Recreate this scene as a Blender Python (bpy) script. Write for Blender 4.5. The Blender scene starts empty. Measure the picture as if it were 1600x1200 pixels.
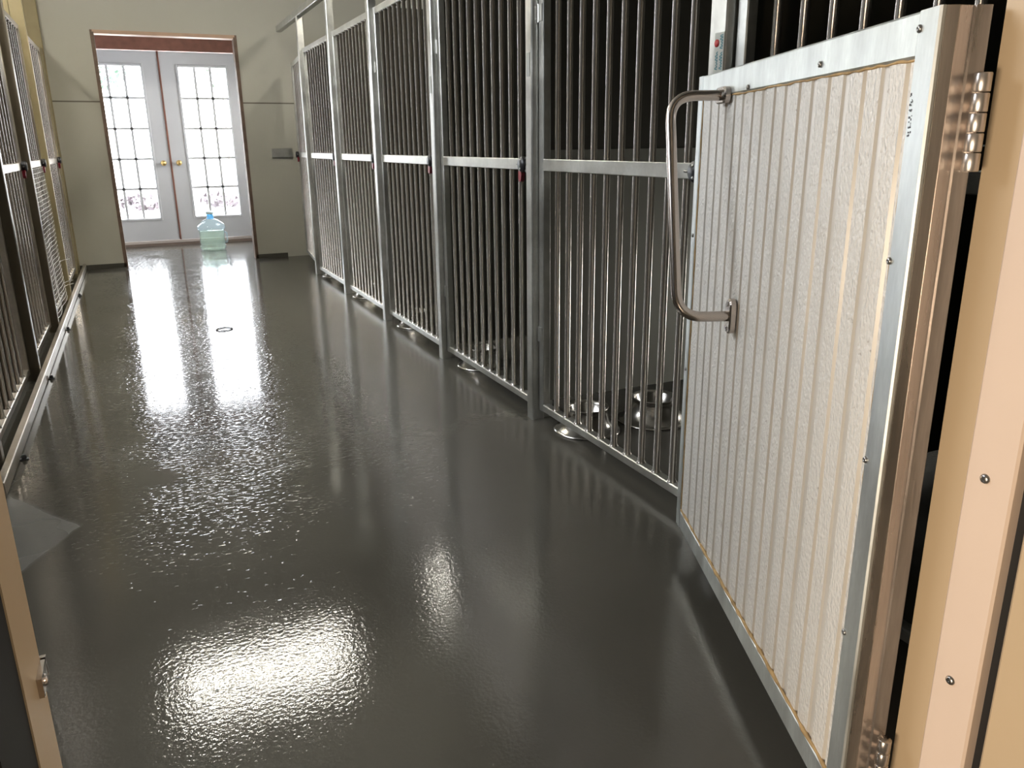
import bpy, math, random
from mathutils import Vector, Matrix
random.seed(7)
PI = math.pi
scene = bpy.context.scene
COL = scene.collection

# ------------------------------------------------------------------ helpers
class MB:
    """collects shapes into one mesh"""
    def __init__(s): s.v, s.f, s.sm = [], [], []
    def add(s, vs, fs, smooth=False):
        b = len(s.v); s.v += [tuple(v) for v in vs]
        for f in fs: s.f.append([i + b for i in f]); s.sm.append(smooth)
        return s
    def box(s, x0, x1, y0, y1, z0, z1):
        if x0 > x1: x0, x1 = x1, x0
        if y0 > y1: y0, y1 = y1, y0
        if z0 > z1: z0, z1 = z1, z0
        v = [(x0,y0,z0),(x1,y0,z0),(x1,y1,z0),(x0,y1,z0),(x0,y0,z1),(x1,y0,z1),(x1,y1,z1),(x0,y1,z1)]
        return s.add(v, [(0,3,2,1),(4,5,6,7),(0,1,5,4),(1,2,6,5),(2,3,7,6),(3,0,4,7)])
    def cbox(s, x0, x1, y0, y1, z0, z1, c=.003, axis=2):
        """box with chamfered long edges along axis"""
        lo, hi = [x0,y0,z0], [x1,y1,z1]
        a, b = [i for i in range(3) if i != axis]
        pts = [(lo[a]+c,lo[b]),(hi[a]-c,lo[b]),(hi[a],lo[b]+c),(hi[a],hi[b]-c),(hi[a]-c,hi[b]),(lo[a]+c,hi[b]),(lo[a],hi[b]-c),(lo[a],lo[b]+c)]
        vs = []
        for e in (lo[axis], hi[axis]):
            for p in pts:
                q = [0,0,0]; q[a], q[b], q[axis] = p[0], p[1], e; vs.append(q)
        flip = (axis == 1)
        fs = [[i,(i+1)%8,(i+1)%8+8,i+8] for i in range(8)] + [list(range(7,-1,-1)), list(range(8,16))]
        if flip: fs = [f[::-1] for f in fs]
        return s.add(vs, fs)
    def tube(s, pts, r, n=12, caps=True, radii=None):
        pts = [Vector(p) for p in pts]; m = len(pts); vs, fs = [], []
        t0 = (pts[1]-pts[0]).normalized()
        up = Vector((0,0,1)) if abs(t0.z) < .9 else Vector((1,0,0))
        u = t0.cross(up).normalized()
        for i, p in enumerate(pts):
            t = (pts[min(i+1,m-1)] - pts[max(i-1,0)]).normalized()
            u = (u - t*u.dot(t)).normalized(); w = t.cross(u)
            rr = radii[i] if radii else r
            for k in range(n):
                a = 2*PI*k/n; vs.append(p + (u*math.cos(a) + w*math.sin(a))*rr)
        for i in range(m-1):
            for k in range(n):
                a, b = i*n+k, i*n+(k+1)%n
                fs.append((a, b, b+n, a+n))
        s.add(vs, fs, True)
        if caps:
            s.add(vs[:n], [tuple(range(n))[::-1]]); s.add(vs[-n:], [tuple(range(n))])
        return s
    def lathe(s, prof, n=32, c=(0,0,0), axis='z'):
        vs, fs = [], []
        for r, h in prof:
            for k in range(n):
                a = 2*PI*k/n; x, y = r*math.cos(a), r*math.sin(a)
                p = {'z':(x,y,h), 'x':(h,x,y), 'y':(y,h,x)}[axis]
                vs.append((p[0]+c[0], p[1]+c[1], p[2]+c[2]))
        for i in range(len(prof)-1):
            for k in range(n):
                a, b = i*n+k, i*n+(k+1)%n
                fs.append((a, b, b+n, a+n))
        return s.add(vs, fs, True)
    def prism(s, poly, d0, d1, plane='yz'):
        """extrude polygon; plane 'yz' extrudes along x, 'xz' along y, 'xy' along z"""
        n = len(poly)
        def P(p, d): return {'yz':(d,p[0],p[1]), 'xz':(p[0],d,p[1]), 'xy':(p[0],p[1],d)}[plane]
        vs = [P(p,d0) for p in poly] + [P(p,d1) for p in poly]
        fs = [[i,(i+1)%n,(i+1)%n+n,i+n] for i in range(n)] + [list(range(n))[::-1], list(range(n,2*n))]
        return s.add(vs, fs)
    def mesh(s, name, fix=True):
        me = bpy.data.meshes.new(name); me.from_pydata(s.v, [], s.f); me.update()
        for p, sm in zip(me.polygons, s.sm): p.use_smooth = sm
        if fix:
            import bmesh
            bm = bmesh.new(); bm.from_mesh(me); bmesh.ops.recalc_face_normals(bm, faces=bm.faces[:]); bm.to_mesh(me); bm.free()
        return me
    def build(s, name, mat, parent=None, loc=None):
        me = s.mesh(name)
        if mat: me.materials.append(mat)
        o = bpy.data.objects.new(name, me); COL.objects.link(o)
        if parent: o.parent = parent
        if loc: o.location = loc
        return o

def tag(o, label=None, cat=None, group=None, kind=None):
    if label: o['label'] = label
    if cat: o['category'] = cat
    if group: o['group'] = group
    if kind: o['kind'] = kind
    return o
def struct(o): o['kind'] = 'structure'; return o
def empty(name, loc, rz=0):
    o = bpy.data.objects.new(name, None); COL.objects.link(o)
    o.location = loc; o.rotation_euler = (0,0,rz); o.empty_display_size = .1
    return o
def dup(o, parent=None):
    kids = [c for c in bpy.data.objects if c.parent == o]
    c = o.copy(); COL.objects.link(c)
    if parent: c.parent = parent
    for k in kids: dup(k, c)
    return c
def rpath(pts, rad, n=6):
    """polyline with rounded corners"""
    pts = [Vector(p) for p in pts]; out = [pts[0]]
    for i in range(1, len(pts)-1):
        a, b, c = pts[i-1], pts[i], pts[i+1]
        d0, d1 = (a-b).normalized(), (c-b).normalized()
        r = min(rad, (a-b).length*.49, (c-b).length*.49)
        p0, p1 = b+d0*r, b+d1*r
        for k in range(n+1):
            t = k/n; out.append(p0*(1-t)**2 + b*2*t*(1-t) + p1*t*t)
    out.append(pts[-1]); return out

# ------------------------------------------------------------------ materials
class NT:
    def __init__(s, name):
        s.m = bpy.data.materials.new(name); s.m.use_nodes = True
        s.t = s.m.node_tree; s.n = s.t.nodes; s.b = s.n['Principled BSDF']
        s.out = s.n['Material Output']
    def N(s, ty, **kw):
        x = s.n.new(ty)
        for k, v in kw.items():
            if k in x.inputs: x.inputs[k].default_value = v
            else: setattr(x, k, v)
        return x
    def L(s, a, b): s.t.links.new(a, b)
    def math(s, op, a, b=None, clamp=False):
        x = s.n.new('ShaderNodeMath'); x.operation = op; x.use_clamp = clamp
        for i, q in enumerate((a, b)):
            if q is None: continue
            if isinstance(q, (int, float)): x.inputs[i].default_value = q
            else: s.L(q, x.inputs[i])
        return x.outputs[0]
    def mix(s, f, a, b):
        x = s.n.new('ShaderNodeMix'); x.data_type = 'RGBA'
        for i, q in ((0, f), (6, a), (7, b)):
            if isinstance(q, (int, float)): x.inputs[i].default_value = q
            elif isinstance(q, tuple): x.inputs[i].default_value = (*q, 1) if len(q) == 3 else q
            else: s.L(q, x.inputs[i])
        return x.outputs[2]
    def noise(s, scale, detail=3, co='Object', stretch=None, rough=.5):
        tc = s.N('ShaderNodeTexCoord'); o = tc.outputs[co]
        if stretch:
            mp = s.N('ShaderNodeMapping'); mp.inputs['Scale'].default_value = stretch; s.L(o, mp.inputs[0]); o = mp.outputs[0]
        x = s.N('ShaderNodeTexNoise'); x.inputs['Scale'].default_value = scale; x.inputs['Detail'].default_value = detail
        x.inputs['Roughness'].default_value = rough
        s.L(o, x.inputs['Vector']); return x.outputs[0]
    def ramp(s, fac, a, b):
        x = s.N('ShaderNodeMapRange'); x.inputs[1].default_value = a; x.inputs[2].default_value = b; x.clamp = True
        s.L(fac, x.inputs[0]); return x.outputs[0]
    def bump(s, h, strength, dist=.01, prev=None):
        x = s.N('ShaderNodeBump'); x.inputs['Strength'].default_value = strength; x.inputs['Distance'].default_value = dist
        s.L(h, x.inputs['Height'])
        if prev: s.L(prev, x.inputs['Normal'])
        return x.outputs[0]
    def set(s, **kw):
        for k, v in kw.items():
            i = s.b.inputs[k.replace('_', ' ')]
            if isinstance(v, tuple) and len(v) == 3: v = (*v, 1)
            if hasattr(v, 'links') or hasattr(v, 'is_linked'): s.L(v, i)
            else: i.default_value = v
        return s

def simple(name, col, rough=.5, metal=0, var=.0, scale=8, bump=0, bscale=60, **kw):
    t = NT(name)
    if var:
        n = t.ramp(t.noise(scale, 4), .3, .7)
        c0 = tuple(c*(1-var) for c in col); c1 = tuple(min(1, c*(1+var)) for c in col)
        t.set(Base_Color=t.mix(n, c0, c1))
    else: t.set(Base_Color=col)
    t.set(Roughness=rough, Metallic=metal, **kw)
    if bump: t.set(Normal=t.bump(t.noise(bscale, 3), bump, .004))
    return t.m

def galv(name, col, rough=.36, var=.16, scale=9, stretch=None, streak=.0):
    t = NT(name)
    n1 = t.ramp(t.noise(scale, 5, stretch=stretch), .3, .7)
    n2 = t.ramp(t.noise(55, 3, stretch=stretch), .35, .65)
    c = t.mix(n1, tuple(x*(1-var) for x in col), tuple(min(1, x*(1+var)) for x in col))
    c = t.mix(t.math('MULTIPLY', n2, .25), c, tuple(x*.72 for x in col))
    r = t.math('ADD', t.math('MULTIPLY', n1, .14), rough-.07)
    t.set(Base_Color=c, Metallic=.9, Roughness=r, Normal=t.bump(t.noise(30, 3, stretch=stretch), .06, .003))
    return t.m

M = {}
M['galv'] = galv('galvanised steel', (.56,.56,.53))
M['galv_frame'] = galv('galvanised frame', (.60,.60,.565), rough=.38)
M['galv_left'] = galv('weathered steel', (.50,.45,.38), rough=.38)
M['galv_door'] = galv('galvanised door frame', (.66,.69,.68), rough=.42, var=.2, scale=6, stretch=(3,3,.8))
M['galv_edge'] = galv('rolled door channel', (.55,.50,.46), rough=.3, var=.3, scale=4, stretch=(6,6,.5))
t = NT('stainless bar'); n = t.ramp(t.noise(14, 3, stretch=(4,4,.25)), .3, .7)
t.set(Base_Color=t.mix(n, (.50,.46,.41), (.64,.60,.55)), Metallic=1.0, Roughness=.27); M['bar'] = t.m
t = NT('stainless handle'); t.set(Base_Color=(.52,.46,.42), Metallic=1.0, Roughness=.22); M['steel'] = t.m
t = NT('dark stainless bar'); t.set(Base_Color=(.42,.37,.32), Metallic=1.0, Roughness=.17); M['bar_left'] = t.m
t = NT('bowl steel'); t.set(Base_Color=(.5,.48,.45), Metallic=1.0, Roughness=.22); M['bowl'] = t.m
M['screw'] = simple('screw steel', (.35,.34,.33), .3, 1)
M['bolt'] = simple('dark bolt', (.06,.06,.065), .35, .6)
M['black'] = simple('black plastic', (.012,.012,.014), .35)
M['rubber'] = simple('black rubber and gap shade', (.008,.008,.009), .6)
M['red'] = simple('red lever plastic', (.20,.007,.018), .35)
M['brass'] = simple('brass', (.80,.56,.22), .25, 1)
M['tan'] = simple('tan painted jamb', (.49,.375,.245), .42, var=.03, scale=3, bump=.03)
M['pink'] = simple('flesh painted strip', (.64,.515,.425), .40, var=.03, scale=4, bump=.03)
M['wood'] = simple('raw wood edge', (.17,.11,.078), .6, var=.2, scale=20)
M['woodred'] = simple('red-brown lintel board', (.22,.088,.058), .55, var=.15, scale=14)
M['jamb_wood'] = simple('jamb lining', (.55,.36,.25), .5, var=.1)
M['white'] = simple('white door paint', (.60,.595,.61), .38)
M['wall_alcove'] = simple('white alcove wall', (.55,.55,.57), .5)
M['sill'] = simple('pale sill', (.55,.48,.44), .5)
M['sillshade'] = simple('sill shadow brown', (.22,.16,.13), .6)
M['brown'] = simple('brown-tan post paint', (.15,.122,.082), .32, var=.12, scale=6)
M['ochre'] = simple('ochre board', (.35,.285,.155), .55, var=.12, scale=5)
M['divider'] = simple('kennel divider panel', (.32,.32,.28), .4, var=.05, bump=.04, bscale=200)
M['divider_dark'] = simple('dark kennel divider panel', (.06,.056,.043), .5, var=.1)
M['sealant'] = simple('yellowed sealant', (.42,.27,.11), .6, var=.35, scale=30, bump=.3, bscale=60)
M['wire'] = simple('white wire', (.72,.70,.66), .4, .3)
M['patch'] = simple('grey label', (.36,.37,.35), .45, .5)
M['stick'] = simple('label paper', (.42,.43,.38), .45)
M['teal'] = simple('teal print', (.02,.16,.19), .5)
M['dotred'] = simple('red print', (.42,.012,.012), .5)

# walls: beige panels with thin horizontal seam
t = NT('beige wall panel')
tc = t.N('ShaderNodeTexCoord'); sx = t.N('ShaderNodeSeparateXYZ'); t.L(tc.outputs['Object'], sx.inputs[0])
seam = t.math('LESS_THAN', t.math('ABSOLUTE', t.math('SUBTRACT', sx.outputs[2], 1.48)), .006)
n = t.ramp(t.noise(1.3, 3), .3, .7)
c = t.mix(n, (.49,.472,.405), (.515,.495,.425)); c = t.mix(seam, c, (.15,.13,.10))
t.set(Base_Color=c, Roughness=.55, Normal=t.bump(t.noise(90, 2), .03, .003)); M['wall'] = t.m
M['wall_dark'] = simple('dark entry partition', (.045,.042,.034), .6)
M['wall_entry'] = simple('dim entry wall paint', (.13,.12,.09), .6, var=.03)
M['wall_plain'] = simple('plain wall paint', (.33,.31,.245), .6, var=.03)
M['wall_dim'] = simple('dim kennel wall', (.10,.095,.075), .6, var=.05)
M['ceiling'] = simple('ceiling board', (.46,.445,.385), .7)

# floor: glossy grey paint, fine orange peel, scattered debris ridges, worn matte corner
t = NT('grey glossy floor paint')
tc = t.N('ShaderNodeTexCoord'); sx = t.N('ShaderNodeSeparateXYZ'); t.L(tc.outputs['Object'], sx.inputs[0])
X, Y = sx.outputs[0], sx.outputs[1]
n = t.ramp(t.noise(.9, 4), .3, .7)
base = t.mix(n, (.074,.069,.057), (.088,.082,.069))
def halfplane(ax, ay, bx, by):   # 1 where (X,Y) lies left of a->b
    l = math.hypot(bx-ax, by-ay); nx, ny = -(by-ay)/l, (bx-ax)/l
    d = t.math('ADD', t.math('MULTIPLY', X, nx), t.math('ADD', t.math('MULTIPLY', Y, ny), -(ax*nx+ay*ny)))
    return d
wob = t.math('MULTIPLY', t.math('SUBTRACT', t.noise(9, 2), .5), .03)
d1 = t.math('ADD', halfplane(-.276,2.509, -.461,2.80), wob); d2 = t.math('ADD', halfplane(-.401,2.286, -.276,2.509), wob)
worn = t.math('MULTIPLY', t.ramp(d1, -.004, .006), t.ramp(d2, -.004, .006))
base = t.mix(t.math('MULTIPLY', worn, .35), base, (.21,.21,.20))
# fine peel
peel = t.N('ShaderNodeTexNoise'); peel.inputs['Scale'].default_value = 105; peel.inputs['Detail'].default_value = 2.0
t.L(tc.outputs['Object'], peel.inputs['Vector'])
med = t.N('ShaderNodeTexNoise'); med.inputs['Scale'].default_value = 14; med.inputs['Detail'].default_value = 2
t.L(tc.outputs['Object'], med.inputs['Vector'])
# debris: sparse elongated flecks
mp = t.N('ShaderNodeMapping'); mp.inputs['Scale'].default_value = (.75, 1.7, 1); mp.inputs['Rotation'].default_value = (0,0,.3)
wn = t.N('ShaderNodeTexNoise'); wn.inputs['Scale'].default_value = 20; t.L(tc.outputs['Object'], wn.inputs['Vector'])
va = t.N('ShaderNodeVectorMath', operation='MULTIPLY_ADD'); t.L(wn.outputs[1], va.inputs[0]); va.inputs[1].default_value = (.05,.05,.05); t.L(tc.outputs['Object'], va.inputs[2])
t.L(va.outputs[0], mp.inputs[0])
vo = t.N('ShaderNodeTexVoronoi'); vo.inputs['Scale'].default_value = 66; t.L(mp.outputs[0], vo.inputs['Vector'])
fleck = t.ramp(vo.outputs['Distance'], .34, .0)
sepc = t.N('ShaderNodeSeparateColor'); t.L(vo.outputs['Color'], sepc.inputs[0])
# denser on the corridor middle, sparser by the fences
dens = t.ramp(t.noise(1.6, 3), .44, .62)
mid = t.ramp(t.math('ABSOLUTE', t.math('SUBTRACT', X, .18)), .62, .2)
near = t.ramp(Y, 1.5, 2.5)
dens = t.math('MULTIPLY', t.math('MULTIPLY', dens, mid), near)
keep = t.math('LESS_THAN', sepc.outputs[0], t.math('MULTIPLY', dens, .42))
fleck = t.math('MULTIPLY', fleck, keep)
b1 = t.bump(peel.outputs[0], .05, .006)
pk = [x for x in t.n if x.type == 'BUMP'][-1]
t.L(t.math('ADD', .017, t.math('MULTIPLY', t.ramp(Y, 2.5, 1.5), .072)), pk.inputs['Strength'])   # coarser peel near the doorway
b2 = t.bump(med.outputs[0], .007, .03, b1)
pim = t.N('ShaderNodeTexNoise'); pim.inputs['Scale'].default_value = 58; pim.inputs['Detail'].default_value = 1.0
mp2 = t.N('ShaderNodeMapping'); mp2.inputs['Scale'].default_value = (.7, 1.5, 1); mp2.inputs['Rotation'].default_value = (0,0,.2)
t.L(tc.outputs['Object'], mp2.inputs[0]); t.L(mp2.outputs[0], pim.inputs['Vector'])
d2 = t.math('MULTIPLY', t.ramp(t.math('ABSOLUTE', t.math('SUBTRACT', X, .22)), .75, .35), t.ramp(Y, 1.9, 2.6))
d2 = t.math('MULTIPLY', d2, t.ramp(t.noise(3, 3), .30, .55))
pimp = t.math('MULTIPLY', t.ramp(pim.outputs[0], .54, .80), d2)
b2 = t.bump(pimp, 1.0, .0012, b2)
b3 = t.bump(fleck, .9, .0010, b2)
rough = t.math('ADD', t.math('ADD', t.math('MULTIPLY', worn, .20), t.math('MULTIPLY', t.ramp(X, .75, 1.15), .13)), t.math('ADD', .065, t.math('MULTIPLY', n, .03)))
t.set(Base_Color=base, Roughness=rough, Normal=b3); t.b.inputs['Specular IOR Level'].default_value = .55
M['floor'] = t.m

# embossed white panel
t = NT('embossed white panel')
tc = t.N('ShaderNodeTexCoord')
mp = t.N('ShaderNodeMapping'); mp.inputs['Scale'].default_value = (1.6,1.6,1.0); t.L(tc.outputs['Object'], mp.inputs[0])
no = t.N('ShaderNodeTexNoise'); no.inputs['Scale'].default_value = 115; no.inputs['Detail'].default_value = 1.5; t.L(mp.outputs[0], no.inputs['Vector'])
em = t.ramp(no.outputs[0], .30, .70)
dirt = t.ramp(t.noise(5, 5, stretch=(2,2,.6)), .55, .85)
spk = t.ramp(t.noise(75, 2), .70, .78)
c = t.mix(t.math('MULTIPLY', dirt, .35), (.74,.715,.67), (.55,.50,.43))
c = t.mix(t.math('MULTIPLY', spk, .5), c, (.22,.15,.10))
t.set(Base_Color=c, Roughness=.27, Normal=t.bump(em, .55, .003)); M['frp'] = t.m

M['groove'] = simple('smooth taupe groove', (.55,.515,.46), .3, var=.06, scale=9)
# window glass: see-through with a fresnel sheen
def glass(name, tint):
    t = NT(name); t.n.remove(t.b)
    tr = t.N('ShaderNodeBsdfTransparent'); tr.inputs[0].default_value = (*tint, 1)
    gl = t.N('ShaderNodeBsdfGlossy'); gl.inputs['Roughness'].default_value = .02
    lw = t.N('ShaderNodeLayerWeight'); sch = t.math('ADD', .04, t.math('MULTIPLY', t.math('POWER', lw.outputs['Facing'], 5.0), .96))
    mx = t.N('ShaderNodeMixShader'); t.L(sch, mx.inputs[0]); t.L(tr.outputs[0], mx.inputs[1]); t.L(gl.outputs[0], mx.inputs[2])
    t.L(mx.outputs[0], t.out.inputs[0]); return t.m
M['glass'] = glass('window glass', (.97,.98,.98))
def plastic(name, tint, dif, f):
    t = NT(name); t.n.remove(t.b)
    tr = t.N('ShaderNodeBsdfTransparent'); tr.inputs[0].default_value = (*tint, 1)
    df = t.N('ShaderNodeBsdfTranslucent'); df.inputs[0].default_value = (*dif, 1)
    d2 = t.N('ShaderNodeBsdfDiffuse'); d2.inputs[0].default_value = (*dif, 1)
    a = t.N('ShaderNodeMixShader'); a.inputs[0].default_value = .5; t.L(df.outputs[0], a.inputs[1]); t.L(d2.outputs[0], a.inputs[2])
    m1 = t.N('ShaderNodeMixShader'); m1.inputs[0].default_value = f; t.L(tr.outputs[0], m1.inputs[1]); t.L(a.outputs[0], m1.inputs[2])
    gl = t.N('ShaderNodeBsdfGlossy'); gl.inputs['Roughness'].default_value = .08
    lw = t.N('ShaderNodeLayerWeight'); sch = t.math('ADD', .04, t.math('MULTIPLY', t.math('POWER', lw.outputs['Facing'], 5.0), .96))
    m2 = t.N('ShaderNodeMixShader'); t.L(sch, m2.inputs[0]); t.L(m1.outputs[0], m2.inputs[1]); t.L(gl.outputs[0], m2.inputs[2])
    t.L(m2.outputs[0], t.out.inputs[0]); return t.m
M['jug'] = plastic('clear blue jug plastic', (.92,.98,1.0), (.65,.82,.86), .16)
M['jugneck'] = plastic('blue jug neck', (.40,.74,.95), (.25,.60,.90), .6)
M['jugcap'] = simple('pale cap', (.75,.85,.86), .4)
M['jugwater'] = plastic('yellowish water', (.93,.955,.87), (.72,.76,.62), .22)

def emit(name, col, strength):
    t = NT(name); t.set(Base_Color=(.8,.8,.8), Emission_Color=col, Emission_Strength=strength); return t.m

# ------------------------------------------------------------------ camera (solved from the photograph)
CAM_H = 1.08
yaw, pitch, roll, fpx = math.radians(24.44793), math.radians(16.73624), math.radians(-.66547), 1249.13
fwd = Vector((math.sin(yaw)*math.cos(pitch), math.cos(yaw)*math.cos(pitch), -math.sin(pitch)))
r0 = Vector((math.cos(yaw), -math.sin(yaw), 0)); u0 = r0.cross(fwd)
ri = r0*math.cos(roll) + u0*math.sin(roll); up = -r0*math.sin(roll) + u0*math.cos(roll)
cam = bpy.data.cameras.new('camera'); co = bpy.data.objects.new('camera', cam); COL.objects.link(co)
mw = Matrix.Identity(4)
for i in range(3): mw[i][0], mw[i][1], mw[i][2] = ri[i], up[i], -fwd[i]
mw[0][3], mw[1][3], mw[2][3] = 0, 0, CAM_H
co.matrix_world = mw
cam.sensor_fit = 'HORIZONTAL'; cam.sensor_width = 36; cam.lens = 36*fpx/1600; cam.clip_start = .02; cam.clip_end = 300
scene.camera = co

# ------------------------------------------------------------------ room shell
YE, YD = 8.42, 10.15          # end wall, french door plane
XR, XL = 3.0, -2.0            # back walls of the kennels
CE = 3.50
OX0, OX1, OZ = -.170, 1.022, 2.058   # opening in the end wall
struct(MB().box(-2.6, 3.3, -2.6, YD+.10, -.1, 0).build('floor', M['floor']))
w = MB()
w.box(XL-.1, OX0, YE, YE+.12, 0, CE); w.box(OX1, XR+.1, YE, YE+.12, 0, CE); w.box(OX0, OX1, YE, YE+.12, OZ, CE)
struct(w.build('wall_end', M['wall']))
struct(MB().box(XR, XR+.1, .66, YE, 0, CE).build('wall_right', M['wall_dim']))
w = MB(); wy0, wy1, wz0, wz1 = 2.30, 4.95, 1.93, 3.25      # window in the side wall, out of the picture
w.box(XL-.1, XL, .66, wy0, 0, CE); w.box(XL-.1, XL, wy1, YE, 0, CE); w.box(XL-.1, XL, wy0, wy1, 0, wz0); w.box(XL-.1, XL, wy0, wy1, wz1, CE)
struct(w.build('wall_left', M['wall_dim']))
wf = struct(MB().box(XL-.08, XL+.01, wy0, wy0+.05, wz0, wz1).box(XL-.08, XL+.01, wy1-.05, wy1, wz0, wz1).box(XL-.08, XL+.01, wy0+.05, wy1-.05, wz0, wz0+.05).box(XL-.08, XL+.01, wy0+.05, wy1-.05, wz1-.05, wz1).build('window_2', M['white']))
MB().box(XL-.05, XL-.044, wy0+.05, wy1-.05, wz0+.05, wz1-.05).build('glass_pane', M['glass'], wf)
struct(MB().box(XL-.1, XR+.1, .54, YE+.12, CE, CE+.1).build('ceiling', M['ceiling']))
# entry wall with the doorway the picture is taken through
JX0, JX1 = -.12, .92
w = MB()
w.box(XL-.1, JX0-.05, .54, .66, 0, CE); w.box(JX1+.05, XR+.1, .54, .66, 0, CE); w.box(JX0-.05, JX1+.05, .54, .66, 2.1, CE)
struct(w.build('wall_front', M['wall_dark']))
w = MB().box(JX1, JX1+.05, .617, .6636, 0, 2.1); struct(w.build('trim_1', M['tan']))
w = MB().cbox(JX1-.008, JX1+.05, .5535, .6165, 0, 2.1, .003); tj = struct(w.build('trim_2', M['pink']))
for z in (.675, .381, 1.25):
    MB().lathe([(0,-.0035),(.004,-.0035),(.006,-.002),(.0065,0)], 14, (JX1-.008, .590, z), 'x').build('screw', M['screw'], tj)
struct(MB().box(JX1+.012, JX1+.05, .5405, .5535, 0, 2.1).build('trim_3', M['rubber']))  # black fill painted for the shaded gap between strip and board
struct(MB().cbox(JX1+.002, JX1+.14, .42, .54, 0, 2.15, .004).build('trim_4', M['tan']))
struct(MB().box(JX0-.05, JX0, .592, .667, 0, 2.1).build('trim_5', M['tan']))
struct(MB().box(JX0-.05, JX0-.0012, .50, .5915, 0, 2.1).build('trim_6', M['rubber']))
struct(MB().cbox(JX0-.16, JX0-.004, .42, .50, 0, 2.15, .004).build('trim_7', M['tan']))
struct(MB().box(JX0, JX1, .56, .66, 2.06, 2.1).build('trim_8', M['tan']))
# outer room round the camera
struct(MB().box(-2.6, -2.5, -2.6, .54, 0, CE).build('wall_entry_left', M['wall_entry']))
struct(MB().box(3.2, 3.3, -2.6, .54, 0, CE).build('wall_entry_right', M['wall_entry']))
struct(MB().box(-2.6, 3.3, -2.7, -2.6, 0, CE).build('wall_back', M['wall_entry']))
struct(MB().box(-2.6, 3.3, -2.6, .54, CE, CE+.1).build('ceiling_entry', M['ceiling']))
# strips along the foot of the end wall
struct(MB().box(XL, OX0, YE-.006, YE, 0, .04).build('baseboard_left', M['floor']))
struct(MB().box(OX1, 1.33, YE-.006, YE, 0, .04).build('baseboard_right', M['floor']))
# wooden lining of the opening
struct(MB().box(OX0, OX0+.012, YE-.004, YE+.124, 0, OZ).box(OX0-.018, OX0, YE-.006, YE, 0, OZ+.018).build('trim_9', M['wood']))
struct(MB().box(OX1-.012, OX1, YE-.004, YE+.124, 0, OZ).box(OX1, OX1+.018, YE-.006, YE, 0, OZ+.018).build('trim_10', M['wood']))
struct(MB().box(OX0+.012, OX1-.012, YE-.004, YE+.124, OZ-.012, OZ).box(OX0, OX1, YE-.006, YE, OZ, OZ+.018).build('trim_11', M['jamb_wood']))
# alcove
AX0, AX1 = -.75, 1.45
wy0, wy1, wz0, wz1 = 8.90, 9.75, .85, 1.95
struct(MB().box(AX0-.1, AX0, YE+.12, YD+.05, 0, 2.6).build('wall_alcove_left', M['wall_alcove']))
for sd, xa, xb, nm, wn in ((1, AX1, AX1+.1, 'wall_alcove_right', 'window_1'),):
    w = MB()
    w.box(xa, xb, YE+.12, wy0, 0, 2.6); w.box(xa, xb, wy1, YD+.05, 0, 2.6); w.box(xa, xb, wy0, wy1, 0, wz0); w.box(xa, xb, wy0, wy1, wz1, 2.6)
    struct(w.build(nm, M['wall_alcove']))
    wf = struct(MB().box(xa, xb, wy0, wy0+.04, wz0, wz1).box(xa, xb, wy1-.04, wy1, wz0, wz1).box(xa, xb, wy0+.04, wy1-.04, wz0, wz0+.04).box(xa, xb, wy0+.04, wy1-.04, wz1-.04, wz1).build(wn, M['white']))
    MB().box(xa+.047, xa+.053, wy0+.04, wy1-.04, wz0+.04, wz1-.04).build('glass_pane', M['glass'], wf)
struct(MB().box(AX0-.1, AX1+.1, YE+.12, YD+.05, 2.6, 2.7).build('ceiling_alcove', M['wall_alcove']))
DC, DW = .404, .838           # meeting line, door width
w = MB()
w.box(AX0-.1, DC-DW-.03, YD, YD+.12, 0, 2.6); w.box(DC+DW+.03, AX1+.1, YD, YD+.12, 0, 2.6); w.box(DC-DW-.03, DC+DW+.03, YD, YD+.12, 2.12, 2.6)
struct(w.build('wall_alcove_end', M['wall_alcove']))
struct(MB().cbox(AX0+.001, AX1-.001, YD-.025, YD, 2.098, 2.26, .004, 0).build('trim_12', M['woodred']))
struct(MB().box(DC-DW-.03, DC-DW, YD, YD+.12, 0, 2.12).box(DC+DW, DC+DW+.03, YD, YD+.12, 0, 2.12).box(DC-DW, DC+DW, YD, YD+.12, 2.095, 2.12).build('trim_13', M['woodred']))
struct(MB().box(DC-DW, DC+DW, YD-.03, YD+.12, 0, .024).build('trim_14', M['sillshade']))  # shadow under the pale sill, put in as a brown strip
struct(MB().cbox(DC-DW, DC+DW, YD-.02, YD+.12, .024, .055, .004, 0).build('trim_15', M['sill']))
struct(MB().cbox(DC-.009, DC+.009, YD-.012, YD+.04, .058, 2.09, .003, 2).build('trim_16', M['woodred']))

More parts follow.
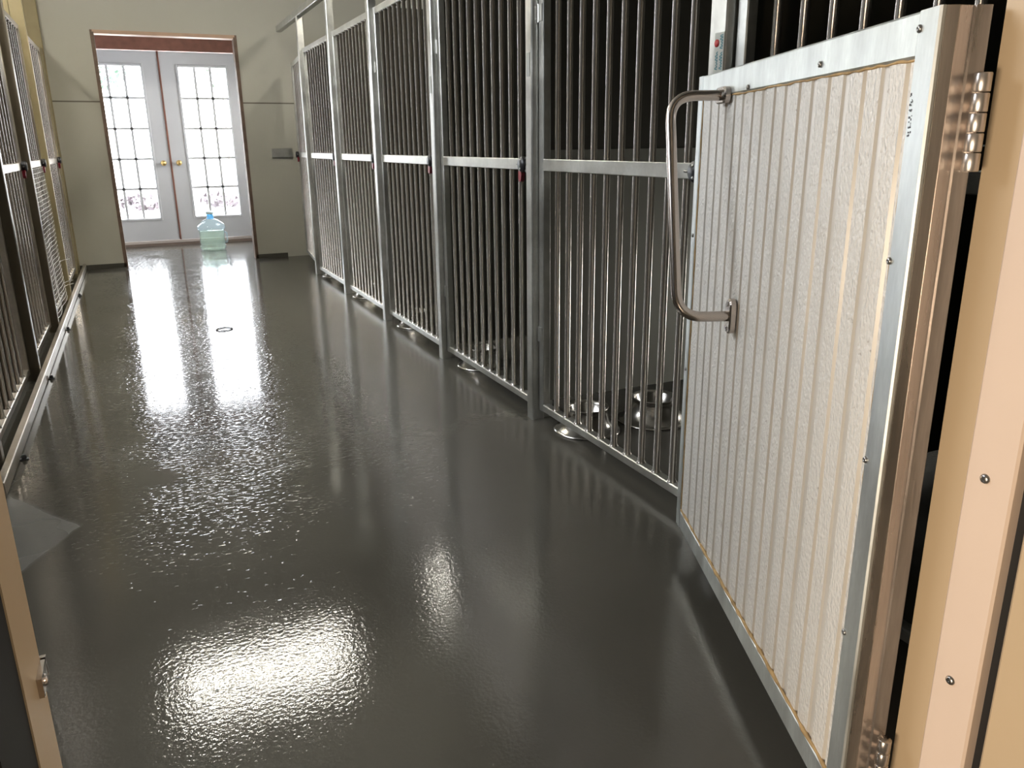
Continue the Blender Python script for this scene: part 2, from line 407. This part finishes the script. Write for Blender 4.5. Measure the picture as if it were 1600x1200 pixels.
# ------------------------------------------------------------------ french doors
def french(name, x0, x1, gx0, gx1, kx):
    r = struct(empty(name, ((x0+x1)/2, YD, .058)))
    ox, oz = (x0+x1)/2, .058
    y0, y1 = 0.0, .044
    z0, z1, g0, g1 = 0, 2.088-oz, .313-oz, 1.930-oz
    a, b, c, d = x0-ox, x1-ox, gx0-ox, gx1-ox
    m = MB().box(a, c, y0, y1, z0, z1).box(d, b, y0, y1, z0, z1).box(c, d, y0, y1, z0, g0).box(c, d, y0, y1, g1, z1)
    # raised moulding round the glass
    for (p, q, s, e) in ((c-.028,c-.002,g0-.028,g1+.028),(d+.002,d+.028,g0-.028,g1+.028)): m.cbox(p, q, y0-.011, y0, s, e, .005, 2)
    for (s, e) in ((g0-.028,g0-.002),(g1+.002,g1+.028)): m.cbox(c-.002, d+.002, y0-.011, y0, s, e, .005, 0)
    m.build('door_panel', M['white'], r)
    MB().box(c, d, .020, .025, g0, g1).build('glass_pane', M['glass'], r)
    g = MB()
    for k in (1, 2): x = c+(d-c)*k/3; g.box(x-.013, x+.013, .012, .034, g0, g1)
    for k in range(1, 5): z = g0+(g1-g0)*k/5; g.box(c, d, .012, .034, z-.013, z+.013)
    g.build('muntin_grid', M['white'], r)
    kn = MB().lathe([(0,-.004),(.029,-.004),(.031,0)][::-1], 24, (kx-ox, y0-.001, .912-oz), 'y')
    kn.lathe([(.010,-.004),(.009,-.022),(.014,-.028),(.024,-.036),(.0275,-.046),(.024,-.057),(.012,-.063),(0,-.064)], 24, (kx-ox, y0, .912-oz), 'y')
    kn.build('door_knob', M['brass'], r)
french('door_1', DC-DW, DC-.0095, -.287, .216, .326)
french('door_2', DC+.0095, DC+DW, .600, 1.098, .489)

# ------------------------------------------------------------------ water jug
J = empty('water_jug', (.695, 9.40, 0))
tag(J, 'clear plastic water jug with blue neck and yellowish water before the french doors', 'jug')
R = .135
prof = [(0,.002),(.10,.002),(.128,.008),(R,.03),(R,.052),(.126,.062),(.126,.07),(.130,.08),(.130,.21),(.137,.222),(.145,.236),(.145,.255),(.135,.275),(.085,.315),(.044,.335)]
MB().lathe(prof, 40).build('jug_body', M['jug'], J)
wp = [(0,.006),(.10,.006),(.124,.012),(.131,.03),(.131,.05),(.122,.062),(.126,.08),(.126,.205),(.126,.21),(0,.211)]
MB().lathe(wp, 40).build('water', M['jugwater'], J)
nk = MB().lathe([(.044,.333),(.036,.345),(.034,.385),(.036,.39)], 24)
nk.build('jug_neck', M['jugneck'], J)
MB().lathe([(.034,.384),(.043,.386),(.043,.408),(.040,.414),(0,.415)], 24).build('jug_cap', M['jugcap'], J)
MB().tube(rpath([(.122,-.03,.19),(.150,-.035,.185),(.150,-.035,.085),(.122,-.03,.078)], .02), .010, 10).build('jug_handle', M['jug'], J)

# ------------------------------------------------------------------ fence posts in the row behind the half door
FX = 1.35                                  # aisle face of that row
PF = [1.744 + 1.077*k for k in range(6)]   # far edges
PW = .052
wo = ['first', 'second', 'third', 'fourth', 'fifth', 'sixth']
posts = []
def make_post(h, w=PW):
    r = empty('fence_post', (0,0,0))
    MB().cbox(0, w, -w, 0, 0, h, .004).build('post_tube', M['galv'], r)
    return r
plab = ['square steel post with a small printed sticker rising behind the white half door',
        'square steel post between the two barred gates nearest the white half door',
        'square steel fence post bearing a pale tag, third from the white half door',
        'square steel fence post with no tag, fourth from the white half door',
        'square steel fence post, second from the far end of the barred gate row',
        'square steel fence post beside the gate standing ajar near the beige end wall']
for k in range(6):
    r = make_post(2.078)
    r.location = (FX, PF[k], 0); tag(r, plab[k], 'post', 'steel posts of the barred gate row')
    posts.append(r)
# grey tags on two posts, printed sticker on the nearest one
for k, (z0, z1) in ((1, (1.313,1.393)), (2, (1.316,1.392))):
    MB().box(-.0015, 0, -.038, -.014, z0, z1).build('tag', M['patch'], posts[k])
st = MB().box(-.0012, 0, -.048, -.012, 1.243, 1.335).build('sticker', M['stick'], posts[0])
MB().lathe([(0,-.0020),(.009,-.0020),(.009,-.001)], 24, (0, -.021, 1.311), 'x').build('red_dot', M['dotred'], st)
def strokes(lines, mat, name):
    m = MB()
    for pts in lines:
        for (a, b), (c, d) in zip(pts[:-1], pts[1:]):
            L = math.hypot(c-a, d-b) or 1; nx, ny = -(d-b)/L*.0011, (c-a)/L*.0011
            m.add([(-.0019,a+nx,b+ny),(-.0019,c+nx,d+ny),(-.0019,c-nx,d-ny),(-.0019,a-nx,b-ny)], [(0,1,2,3)])
    return m.build(name, mat, st)
def script_line(ybase, z0, z1, n, h):
    out = []; step = (z1-z0)/n
    for i in range(n):
        z = z0 + i*step
        k = i % 4
        hh = h*(1.0 if k in (0, 3) else .6)
        out.append([(ybase, z), (ybase+hh, z+step*.25), (ybase+hh*.9, z+step*.6), (ybase+hh*.15, z+step*.7), (ybase, z+step*.95)])
    return out
# lettering runs up the post: letter tops towards the aisle-side far edge
strokes(script_line(-.027, 1.250, 1.292, 6, .009), M['teal'], 'printed_word')
strokes(script_line(-.044, 1.250, 1.290, 6, .010) + script_line(-.044, 1.297, 1.330, 5, .010), M['teal'], 'printed_word')

# header tube on top of the posts
hd = MB().cbox(FX, FX+PW, .67, 8.08, 2.078, 2.128, .004, 1).build('header_tube', M['galv'])
tag(hd, 'long square steel header tube running over the posts of the barred gates', 'beam')

# ------------------------------------------------------------------ kennel gates
def make_gate(W, nb, z0, z1, front, mats, latch=True, rail_z=1.003, t=.032):
    """origin under the hinge end; local x towards the latch, front = sign of local y that faces the aisle"""
    r = empty('kennel_gate', (0,0,0)); g, barm = mats
    s = .036; a = t/2
    for x0 in (0, W-s):
        MB().cbox(x0, x0+s, -a, a, z0, z1, .003).build('stile', g, r)
    MB().cbox(s, W-s, -a, a, z1-.036, z1, .003, 0).build('top_rail', g, r)
    MB().cbox(s, W-s, -a, a, z0, z0+.030, .003, 0).build('bottom_rail', g, r)
    yf = front*a
    MB().cbox(s, W-s, min(yf, -front*.002), max(yf, -front*.002), rail_z-.021, rail_z+.021, .002, 0).build('middle_rail', g, r)
    bme = None; za, zb = z0+.029, z1-.035; p = (W-2*s)/(nb+1)
    m = MB(); rr = .0104
    m.tube([(0,0,za),(0,0,za+.004),(0,0,za+.010),(0,0,zb-.010),(0,0,zb-.004),(0,0,zb)], rr, 14, radii=[rr*1.55,rr*1.4,rr,rr,rr*1.4,rr*1.55])
    bme = m.mesh('bar'); bme.materials.append(barm)
    for k in range(nb):
        o = bpy.data.objects.new('bar', bme); COL.objects.link(o); o.parent = r; o.location = (s+p*(k+1), 0, 0)
    for z in (.36, 1.52):
        h = MB().tube([(.001, front*a*.95, z-.03), (.001, front*a*.95, z+.03)], .006, 10)
        h.box(0, .03, front*a, front*(a+.003), z-.028, z+.028); h.build('hinge', g, r)
    if latch:
        lx = W-.040; y0 = front*(a+.001)
        l = MB().lathe([(0,.0),(.027,.0),(.029,.004),(.029,.020),(.024,.026),(0,.027)], 24, (0,0,0), 'y')
        for v in range(len(l.v)): x, y, z = l.v[v]; l.v[v] = (lx+x, y0+front*y, rail_z+z)
        lb = l.build('latch_body', M['black'], r)
        for dz in (-.016, .016):
            q = MB().lathe([(0,.029),(.004,.028),(.005,.026)], 10, (0,0,0), 'y')
            q.v = [(lx+x, y0+front*y, rail_z+z+dz) for x, y, z in q.v]
            q.build('latch_screw', M['screw'], lb)
        MB().prism([(lx-.036, rail_z-.026),(lx-.012, rail_z-.018),(lx-.010, rail_z-.040),(lx-.016, rail_z-.062),(lx-.028, rail_z-.066),(lx-.037, rail_z-.052)], y0, y0+front*.016, 'xz').build('latch_lever', M['red'], lb)
        MB().tube(rpath([(lx+.012, y0+front*.013, rail_z+.016),(lx+.034, y0+front*.013, rail_z+.028),(lx+.026, y0+front*.013, rail_z),(lx+.034, y0+front*.013, rail_z-.030),(lx+.012, y0+front*.013, rail_z-.016)], .006), .0028, 8).build('latch_spring', M['screw'], lb)
        MB().tube([(lx-.02, y0+front*.012, rail_z),(lx-.055, y0+front*.012, rail_z)], .004, 8).build('latch_pin', M['screw'], lb)
    return r
GW = 1.077-PW-.016
gx = FX+.025+.016
glab = ['barred steel kennel gate largely hidden behind the white half door',
        'barred steel kennel gate with dog bowls behind it, next to the white half door',
        'second fully visible barred kennel gate from the white half door, with orange-red latch lever',
        'third fully visible barred kennel gate from the white half door',
        'barred kennel gate midway to the end, its middle rail glinting, second from the ajar gate',
        'narrow-looking closed barred kennel gate right next to the gate standing ajar']
glab[2] = 'barred steel kennel gate two posts away from the white half door, red latch lever hanging'
glab[3] = 'barred steel kennel gate three posts away from the white half door'
glab[4] = 'barred steel kennel gate four posts away from the white half door'
proto = make_gate(GW, 10, .044, 1.838, -1, (M['galv_frame'], M['bar']))
for k in range(6):
    o = proto if k == 0 else dup(proto)
    yf = PF[k] - PW - .008       # far edge of the opening on the near side of post k  (gate k hangs on post k)
    o.location = (gx, yf, 0); o.rotation_euler = (0,0,-PI/2)
    tag(o, glab[k], 'gate', 'barred gates beside the aisle')
    if k == 1:      # this latch shows no lever
        for c in [x for x in bpy.data.objects if x.parent and x.parent.parent == o and x.name.startswith('latch_lever')]: bpy.data.objects.remove(c)
ajar = make_gate(.93, 10, .075, 1.815, +1, (M['galv_frame'], M['bar']))
ajar.location = (gx, PF[5]+.012, 0); ajar.rotation_euler = (0,0,PI/2-math.radians(5))
tag(ajar, 'barred steel kennel gate standing slightly ajar beside the beige end wall', 'gate', 'barred gates beside the aisle')

# strike plate fixed to the end wall
MBp = MB().cbox(1.262, 1.462, YE-.006, YE, .976, 1.06, .002, 0).box(1.262, 1.462, YE-.026, YE-.006, .976, .980)
tag(MBp.build('catch_bracket', M['galv']), 'flat steel catch bracket fixed on the beige end wall beside the ajar gate', 'bracket')

# ------------------------------------------------------------------ kennel dividers behind that row
dl = ['kennel partition behind the stickered post, hidden mostly by the white half door',
      'kennel partition with pale lower panel behind the gate beside the white half door',
      'dark kennel partition behind the second gate from the white half door',
      'dark kennel partition behind the third gate from the white half door',
      'dark kennel partition behind the fourth gate from the white half door',
      'dark kennel partition behind the closed gate beside the ajar one']
for k in range(6):
    y = PF[k]-PW/2
    r = empty('kennel_partition', (FX+PW+.003, y, .07)); tag(r, dl[k], 'partition', 'kennel partitions behind the barred gates')
    L = XR-.004-(FX+PW+.003)
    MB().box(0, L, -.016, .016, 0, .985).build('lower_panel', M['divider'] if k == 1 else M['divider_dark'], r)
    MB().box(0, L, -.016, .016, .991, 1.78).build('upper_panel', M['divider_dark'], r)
    MB().box(L-.04, L, -.02, .02, -.07, 0).box(0, .04, -.016, .016, -.07, 0).build('foot', M['galv'], r)

# ------------------------------------------------------------------ dog bowls
def make_bowl():
    r = empty('dog_bowl', (0,0,0))
    MB().lathe([(.124,.0),(.131,.001),(.132,.005),(.124,.008),(.114,.012),(.086,.042),(.079,.075),(.078,.090),(.082,.093),(.082,.096),(.076,.096),(.070,.084),(.060,.050),(.048,.042),(0,.040)], 40).build('bowl_shell', M['bowl'], r)
    return r
bl = ['steel flared dog bowl under the gate beside the white half door',
      'steel dog bowl peeking out under the gate two posts from the white half door',
      'steel dog bowl peeking out under the gate three posts from the white half door',
      'steel dog bowl peeking out under the gate four posts from the white half door',
      'steel dog bowl peeking out under the closed gate next to the ajar one']
b0 = make_bowl()
for k, (x, y) in enumerate(((1.494,2.575),(1.497,3.645),(1.494,4.695),(1.494,5.825),(1.497,6.92))):
    o = b0 if k == 0 else dup(b0)
    o.location = (x, y, 0); tag(o, bl[k], 'bowl', 'steel dog bowls')
o = dup(b0); o.location = (1.795, 2.56, 0); o.scale = (1.12, 1.12, 1.02)
tag(o, 'larger open steel dog bowl standing deeper in the kennel beside the white half door', 'bowl', 'steel dog bowls')
o = dup(b0); o.location = (-.725, 3.33, 0); tag(o, 'steel dog bowl behind the floor curb, near its closest end', 'bowl', 'steel dog bowls')
o = dup(b0); o.location = (-.725, 4.60, 0); tag(o, 'steel dog bowl half hidden by the floor curb, further from its closest end', 'bowl', 'steel dog bowls')

# ------------------------------------------------------------------ opposite row of kennels, behind the floor curb
LX = -.535
LP = [3.05, 4.35, 5.53, 6.72]           # near edges of the posts
lp_lab = ['brown square post nearest the doorway in the row behind the floor curb',
          'brown square post in the floor-curb row, second from the doorway',
          'brown square post in the floor-curb row, just before the wire mesh gate',
          'ochre post in the floor-curb row, just beyond the wire mesh gate']
for k, y in enumerate(LP):
    r = empty('fence_post', (LX-.08, y+.05, 0)); tag(r, lp_lab[k], 'post', 'posts of the floor-curb row')
    MB().cbox(0, .08, -.05, 0, 0, 2.5, .004).build('post_tube', M['brown'] if k < 3 else M['ochre'], r)
r = empty('fence_post', (-.563-.10, YE-.045, 0)); tag(r, 'ochre corner post of the floor-curb row standing against the beige end wall', 'post', 'posts of the floor-curb row')
MB().cbox(0, .10, 0, .044, 0, 2.5, .004).build('post_board', M['ochre'], r)
gl2 = ['barred gate nearest the doorway in the floor-curb row',
       'barred gate in the floor-curb row, between its second and third posts',
       'barred gate with wire mesh over its lower half in the floor-curb row',
       'last barred gate of the floor-curb row, beside the beige end wall']
gly = -.592
for k in range(4):
    y0 = LP[k]+.058; y1 = (LP[k+1]-.008) if k < 3 else 8.14
    W = y1-y0
    g = make_gate(W, 8, .042, 1.885, -1, (M['galv_left'], M['bar_left']), rail_z=.986)
    g.location = (gly, y0, 0); g.rotation_euler = (0,0,PI/2)
    tag(g, gl2[k], 'gate', 'gates of the floor-curb row')
    if k == 2:
        m = MB(); x0, x1, z0, z1 = .02, W-.10, .06, .96
        nv, nh = 16, 32
        def wob(x, z):
            s = (x-x0)/(x1-x0); q = 1-(z-z0)/(z1-z0)
            return Vector((x, -.024-.016*abs(math.sin(PI*(s*1.5+.1)))*q - .004*math.sin(7*z+3*x), z - .022*math.sin(PI*s)*q - .03*max(0, s-.55)*math.sin(9*s)*q))
        for i in range(nv+1):
            x = x0+(x1-x0)*i/nv; m.tube([wob(x, z0+(z1-z0)*j/14) for j in range(15)], .0010, 5)
        for j in range(nh+1):
            z = z0+(z1-z0)*j/nh; m.tube([wob(x0+(x1-x0)*i/16, z) for i in range(17)], .0015, 5)
        for (z, a, b) in ((.30, .0, .12), (.145, .0, .16), (.12, .02, .2)):
            m.tube([(x1-.08, -.03, z+.01), (x1+.0, -.055, z+.012), (x1+.02, -.09, z+.015)], .0022, 5)
        mm = m.build('wire_mesh', M['wire'], g); mm['label'] = 'sagging white wire mesh tied over the bars'
# end stub beside the last gate
r = MB().cbox(-.60, -.57, 8.168, 8.374, 0, 1.9, .003).build('filler_board', M['ochre'])
tag(r, 'ochre filler board between the last floor-curb gate and the end wall', 'board')
ld = ['brown kennel partition behind the doorway-side gate of the floor-curb row',
      'brown kennel partition behind the second gate of the floor-curb row',
      'brown kennel partition just before the wire mesh gate of the floor-curb row',
      'ochre kennel partition behind the wire mesh gate of the floor-curb row']
for k, y in enumerate(LP):
    o = MB().box(XL+.004, LX-.083, y+.005, y+.045, 0, 1.84 if k < 2 else 2.3).build('kennel_partition', M['ochre'] if k == 3 else M['brown'])
    tag(o, ld[k], 'partition', 'partitions of the floor-curb row')
# curb
c = empty('floor_curb', (-.5065, 2.84, 0)); tag(c, 'low square steel curb bolted along the floor before the opposite gates', 'curb')
sk = MB(); L = 8.405-2.84
sk.cbox(-.026, 0, 0, L, .004, .054, .003, 1); sk.build('curb_tube', M['galv_left'], c)
for y in (6.892, 5.575, 4.367, 3.202):
    b = MB().lathe([(0,.016),(.006,.016),(.0085,.012),(.009,0)], 6, (.012, y-2.84, .003)).tube([(.012,y-2.84,0),(.012,y-2.84,.004)], .015, 16)
    b.build('anchor_bolt', M['bolt'], c)

# strike on the near doorway jamb
s = MB().box(JX0, JX0+.004, .636, .664, .668, .685).box(JX0-.008, JX0+.004, .664+.003, .671, .668, .685)
s.lathe([(0,.0065),(.004,.006),(.005,.004)], 12, (JX0, .648, .676), 'x')
tag(s.build('strike_plate', M['steel']), 'small chrome strike plate on the tan jamb opposite the white half door', 'plate')

# thin ring left on the floor
m = MB(); m.tube([(.386+.048*math.cos(2*PI*k/40), 5.13+.048*math.sin(2*PI*k/40), .003) for k in range(41)], .0028, 6, caps=False)
tag(m.build('rubber_ring', M['rubber']), 'thin dark ring lying on the glossy floor in the window glare', 'ring')

# ------------------------------------------------------------------ white half door standing open
A = math.radians(22.215); HX, HY = .848, .690
LZ0, LZ1, LW, LT = .078, 1.224, 1.020, .062
D = empty('half_door', (HX, HY, 0), PI/2-A)     # local x along the leaf, local +y = aisle face, body at y<0
tag(D, 'white ribbed half door in a galvanised frame, swung open in the foreground', 'door')
fw, fb = .040, .052
MB().cbox(.0, .046, -.008, .0, LZ0, LZ1, .0025).build('face_stile', M['galv_door'], D)
MB().cbox(LW-.036, LW, -LT, .0, LZ0, LZ1, .003).build('free_stile', M['galv_door'], D)
MB().cbox(.046, LW-.036, -LT, -.001, LZ1-.052, LZ1, .003, 0).build('top_rail', M['galv_door'], D)
MB().cbox(.046, LW-.036, -LT, -.001, LZ0, LZ0+.050, .003, 0).build('bottom_rail', M['galv_door'], D)
ch = MB()   # rolled channel closing the hinge end
prof = [(-.008,0.001),(-.022,.0005),(-.024,.002),(-.0405,.0045),(-.042,.0015),(-.060,.0005),(-.062,.003)]
zs = (LZ0, LZ1); vs = [(p[1], p[0], z) for z in zs for p in prof] + [(.046, -.008, z) for z in zs] + [(.046, -.062, z) for z in zs]
npf = len(prof)
fs = [(i, i+1, i+1+npf, i+npf) for i in range(npf-1)] + [tuple([2*npf]+list(range(npf))+[2*npf+2]), tuple([2*npf+1]+list(range(npf,2*npf))+[2*npf+3])[::-1],
      (2*npf, 0, npf, 2*npf+1), (npf-1, 2*npf+2, 2*npf+3, 2*npf-1), (2*npf, 2*npf+1, 2*npf+3, 2*npf+2)]
ch.add(vs, fs); ch.build('hinge_channel', M['galv_edge'], D)
# ribbed panel
px0, px1, pz0, pz1 = .046, LW-.036, LZ0+.050, LZ1-.052
xs, ys = [], []
pitch, x, k = .0567, px0+.012, 0
P2 = [(px0, -.004)]
while x < px1-.02:
    if k % 2 == 0: P2 += [(x, -.004), (x+.003, -.0085), (x+.009, -.0085), (x+.012, -.004)]
    else: P2 += [(x-.004, -.004), (x-.001, -.0070), (x+.014, -.0070), (x+.017, -.004)]
    x += pitch; k += 1
P2.append((px1, -.004))
pm = MB(); n = len(P2)
pm.add([(a, b, pz0) for a, b in P2]+[(a, b, pz1) for a, b in P2], [(i, i+1, i+1+n, i+n) for i in range(n-1)])
pm.box(px0, px1, -LT+.004, -.012, pz0, pz1)
po = pm.build('ribbed_panel', M['frp'], D); po.data.materials.append(M['groove'])
for q in po.data.polygons[:n-1]:
    ys_ = [po.data.vertices[v].co.y for v in q.vertices]
    if min(ys_) < -.0045: q.material_index = 1
def bead(pts, r, seed):
    rnd = random.Random(seed); out, rad = [], []
    for (a, b) in zip(pts[:-1], pts[1:]):
        a, b = Vector(a), Vector(b); N = max(4, int((b-a).length/.018))
        for i in range(N):
            p = a.lerp(b, i/N); out.append((p.x+rnd.uniform(-.0012,.0012), p.y, p.z+rnd.uniform(-.0012,.0012))); rad.append(r*rnd.uniform(.55,1.25))
    out.append(pts[-1]); rad.append(r*.8)
    return MB().tube(out, r, 7, radii=rad)
bead([(px0+.002,-.003,pz0+.003),(px1-.002,-.003,pz0+.003)], .0042, 1).build('sealant_bead', M['sealant'], D)
bead([(px1-.001,-.003,pz0+.002),(px1-.001,-.003,pz1-.002)], .0022, 2).build('sealant_bead', M['sealant'], D)
bead([(px0+.001,-.0035,pz0+.3),(px0+.001,-.0035,pz1-.12)], .0016, 3).build('sealant_bead', M['sealant'], D)
bead([(px0+.002,-.0035,pz1-.001),(px1-.12,-.0035,pz1-.001)], .0020, 4).build('sealant_bead', M['sealant'], D)
for (u, z) in ((.044,1.204),(.047,.931),(.045,.659),(.044,.387),(.326,1.190),(.661,1.179),(1.003,.86),(1.003,.52)):
    MB().lathe([(.0048,.0),(.0046,.002),(.003,.0034),(.0012,.0034),(.0010,.0022),(0,.0020)], 14, (u-.004, .0, z), 'y').build('screw', M['screw'], D)
ink = MB(); rk = random.Random(5)      # faded, unreadable stamp on the stile
for i in range(9):
    z = 1.082+.0058*i; u = .034+.0006*i
    for _ in range(3):
        a, b, c2, d2_ = u+rk.uniform(-.003,.003), z+rk.uniform(-.002,.002), rk.uniform(-.003,.003), rk.uniform(-.0022,.0022)
        ink.box(a, a+abs(c2)+.0006, .0, .0004, b, b+abs(d2_)+.0005)
ink.build('stamped_print', M['black'], D)
# grab handle
hp = [(.800,.004,1.172),(.800,.118,1.172),(.650,.118,.732),(.650,.004,.732)]
H = MB().tube(rpath(hp, .055, 8), .0108, 16).build('grab_handle', M['steel'], D)
for (u, z) in ((.800,1.172),(.650,.732)):
    f = MB(); pts = []
    for k in range(28):
        a = 2*PI*k/28; pts.append((u+.017*math.cos(a), z+.020*math.copysign(1, math.sin(a))*(1 if abs(math.sin(a)) > 1e-6 else 0)+.017*math.sin(a)))
    inner = [(u+(p[0]-u)*.86, z+(p[1]-z)*.93) for p in pts]
    f.add([(p[0], 0, p[1]) for p in pts]+[(p[0], .010, p[1]) for p in pts]+[(p[0], .013, p[1]) for p in inner],
          [(i,(i+1)%28,(i+1)%28+28,i+28) for i in range(28)]+[(i+28,(i+1)%28+28,(i+1)%28+56,i+56) for i in range(28)]+[tuple(range(56,84))])
    flat = z > 1     # the upper flange lies level, the lower one stands upright
    if flat: f.v = [(u+(c-z), b, z+(a-u)) for a, b, c in f.v]
    fl = f.build('mounting_flange', M['steel'], H)
    for dz in (-.026, .026):
        MB().lathe([(.0055,.013),(.005,.0148),(.002,.0155),(.0018,.0140),(0,.0138)], 14, (u+dz, 0, z) if flat else (u, 0, z+dz), 'y').build('flange_screw', M['screw'], fl)
# barrel hinges
for (zb, zt) in ((1.042,1.152),(.13,.24)):
    h = MB(); cx, cy = -.012, -.053
    N = 5; hh = (zt-zb)/N
    for i in range(N):
        a, b = zb+i*hh+.0006, zb+(i+1)*hh-.0006
        h.lathe([(0,a),(.0088,a),(.0095,a+.001),(.0095,b-.001),(.0088,b),(0,b)], 18, (cx, cy, 0))
    h.box(cx, .002, cy-.0015, cy+.0015, zb, zt)
    h.build('hinge', M['galv_edge'], D)

# ------------------------------------------------------------------ ceiling light over the aisle
LZ = 2.62
def fitting(x, y, rz, strength, lab):
    r = empty('ceiling_light', (x, y, LZ), rz); tag(r, lab, 'light')
    MB().prism([(-.03,.05),(.03,.05),(.036,.015),(.036,.008),(-.036,.008),(-.036,.015)], -.62, .62, 'yz').build('housing', M['white'], r)
    tube_m = emit('lit tube', (1.0,.955,.83), strength)
    for dy in (-.03, .03):
        tb = MB().tube([(-.59,dy,-.03),(.59,dy,-.03)], .019, 16).build('tube', tube_m, r)
        for sx_ in (-1, 1): MB().box(sx_*.59, sx_*.605, dy-.018, dy+.018, -.05, .009).build('tube_socket', M['white'], tb)
    for sx_ in (-.45, .45): MB().tube([(sx_,0,.05),(sx_,0,CE-LZ)], .004, 6).build('hanger_rod', M['screw'], r)
fitting(.42, 5.30, 0, 62.0, 'two-tube fluorescent fitting hung over the aisle, mirrored in the glossy floor')
fitting(2.0, 5.50, PI/2, 75.0, 'two-tube fluorescent fitting hung over the kennels behind the barred gate row')
fitting(-1.3, 6.60, PI/2, 38.0, 'unseen two-tube fitting added over the floor-curb kennels to brighten the end wall')  # unseen fitting, added to light the end wall and gate rails

# ------------------------------------------------------------------ outdoors, seen through the panes
struct(MB().box(-40, 40, YD+.3, 90, -.35, -.25).build('ground', simple('pale gravel', (.62,.60,.57), .8, var=.1, scale=.6)))
def leafy(name, loc, size, n, lab, cat, col, trunk=0):
    r = empty(name, loc); tag(r, lab, cat)
    rnd = random.Random(lab); m = MB()
    for i in range(n):
        a, b = rnd.uniform(0, 2*PI), math.acos(rnd.uniform(-1, 1)); q = rnd.uniform(.35, 1)**.6
        p = Vector((size[0]*q*math.sin(b)*math.cos(a), size[1]*q*math.sin(b)*math.sin(a), trunk+size[2]+size[2]*q*math.cos(b)))
        u = Vector((rnd.gauss(0,1), rnd.gauss(0,1), rnd.gauss(0,1))).normalized(); v = u.orthogonal().normalized(); s = rnd.uniform(.14,.26)*max(size[2], .5)
        m.add([p-u*s, p+v*s*.5, p+u*s, p-v*s*.5], [(0,1,2,3)])
    m.build('foliage', simple(lab[:20], col, .6, var=.2, scale=3), r)
    MB().tube([(0,0,0),(.05,0,trunk+size[2]*.5),(.1,.05,trunk+size[2]*1.3)], .1, 8, radii=[.12*size[2]/1.5,.08*size[2]/1.5,.02]).build('trunk', simple(lab[:12]+' bark', (.3,.25,.2), .8), r)
leafy('leafy_tree', (-.75, 60, -.25), (1.3,1.3,1.0), 170, 'pale green tree seen outside through the upper panes of the french door without the jug', 'tree', (.055,.095,.065), 4.9)
leafy('leafy_tree', (6.1, 60, -.25), (1.0,1.0,.9), 110, 'small green tree outside beyond the french door that stands behind the jug', 'tree', (.06,.085,.06), 5.0)
leafy('garden_bush', (.15, 20, -.25), (.55,.5,.16), 110, 'low brownish bush outside behind the lower panes of the door without the jug', 'bush', (.07,.055,.062))
leafy('garden_bush', (1.75, 20, -.25), (.5,.5,.16), 100, 'low brownish bush outside behind the lower panes above the water jug', 'bush', (.07,.055,.062))

# ------------------------------------------------------------------ light
W = bpy.data.worlds.new('sky'); scene.world = W; W.use_nodes = True
bg = W.node_tree.nodes['Background']; bg.inputs[0].default_value = (.93,.95,1.0,1); bg.inputs[1].default_value = 14.0
def area(name, loc, target, sx, sy, power, col, portal=False):
    l = bpy.data.lights.new(name, 'AREA'); l.shape = 'RECTANGLE'; l.size, l.size_y = sx, sy; l.energy = power; l.color = col
    o = bpy.data.objects.new(name, l); COL.objects.link(o); o.location = loc
    o.rotation_euler = (Vector(target)-Vector(loc)).to_track_quat('-Z', 'Y').to_euler()
    if portal: l.cycles.is_portal = True
    return o
area('side_window_portal', (AX1+.2, 9.32, 1.40), (0, 9.32, 1.40), 1.0, 1.25, 1, (1,1,1), True)
area('wall_window_portal', (XL-.25, 3.62, 2.6), (0, 3.62, 2.6), 2.75, 1.45, 1, (1,1,1), True)
area('door_portal', (DC, YD+.2, 1.1), (DC, 0, 1.1), 1.7, 2.1, 1, (1,1,1), True)
area('entry_low_fill', (-2.0, -.5, .5), (.9, .6, .4), 1.2, .7, 74, (1.0,.82,.62))  # added warm fill for the hinge-side jamb; this room has no window
area('entry_jamb_fill', (2.6, -.9, 1.3), (-.12, .62, .8), .8, .8, 22, (1.0,.84,.64))  # added fill aimed at the strike-side jamb; no lamp stands here
area('kennel_side_fill', (XR-.02, 2.50, .40), (2.1, 2.78, .30), .25, .4, 6, (1.0,.97,.9))  # added fill for the pale lower partition panel; the wall has no hatch

vs_ = scene.view_settings
vs_.view_transform = 'Standard'; vs_.look = 'None'; vs_.exposure = 0.45; vs_.gamma = 1.0; vs_.use_curve_mapping = False
cy = scene.cycles
cy.max_bounces = 10; cy.diffuse_bounces = 5; cy.glossy_bounces = 5; cy.transparent_max_bounces = 12
cy.sample_clamp_indirect = 20.0; cy.caustics_reflective = False; cy.caustics_refractive = False
cy.use_denoising = True
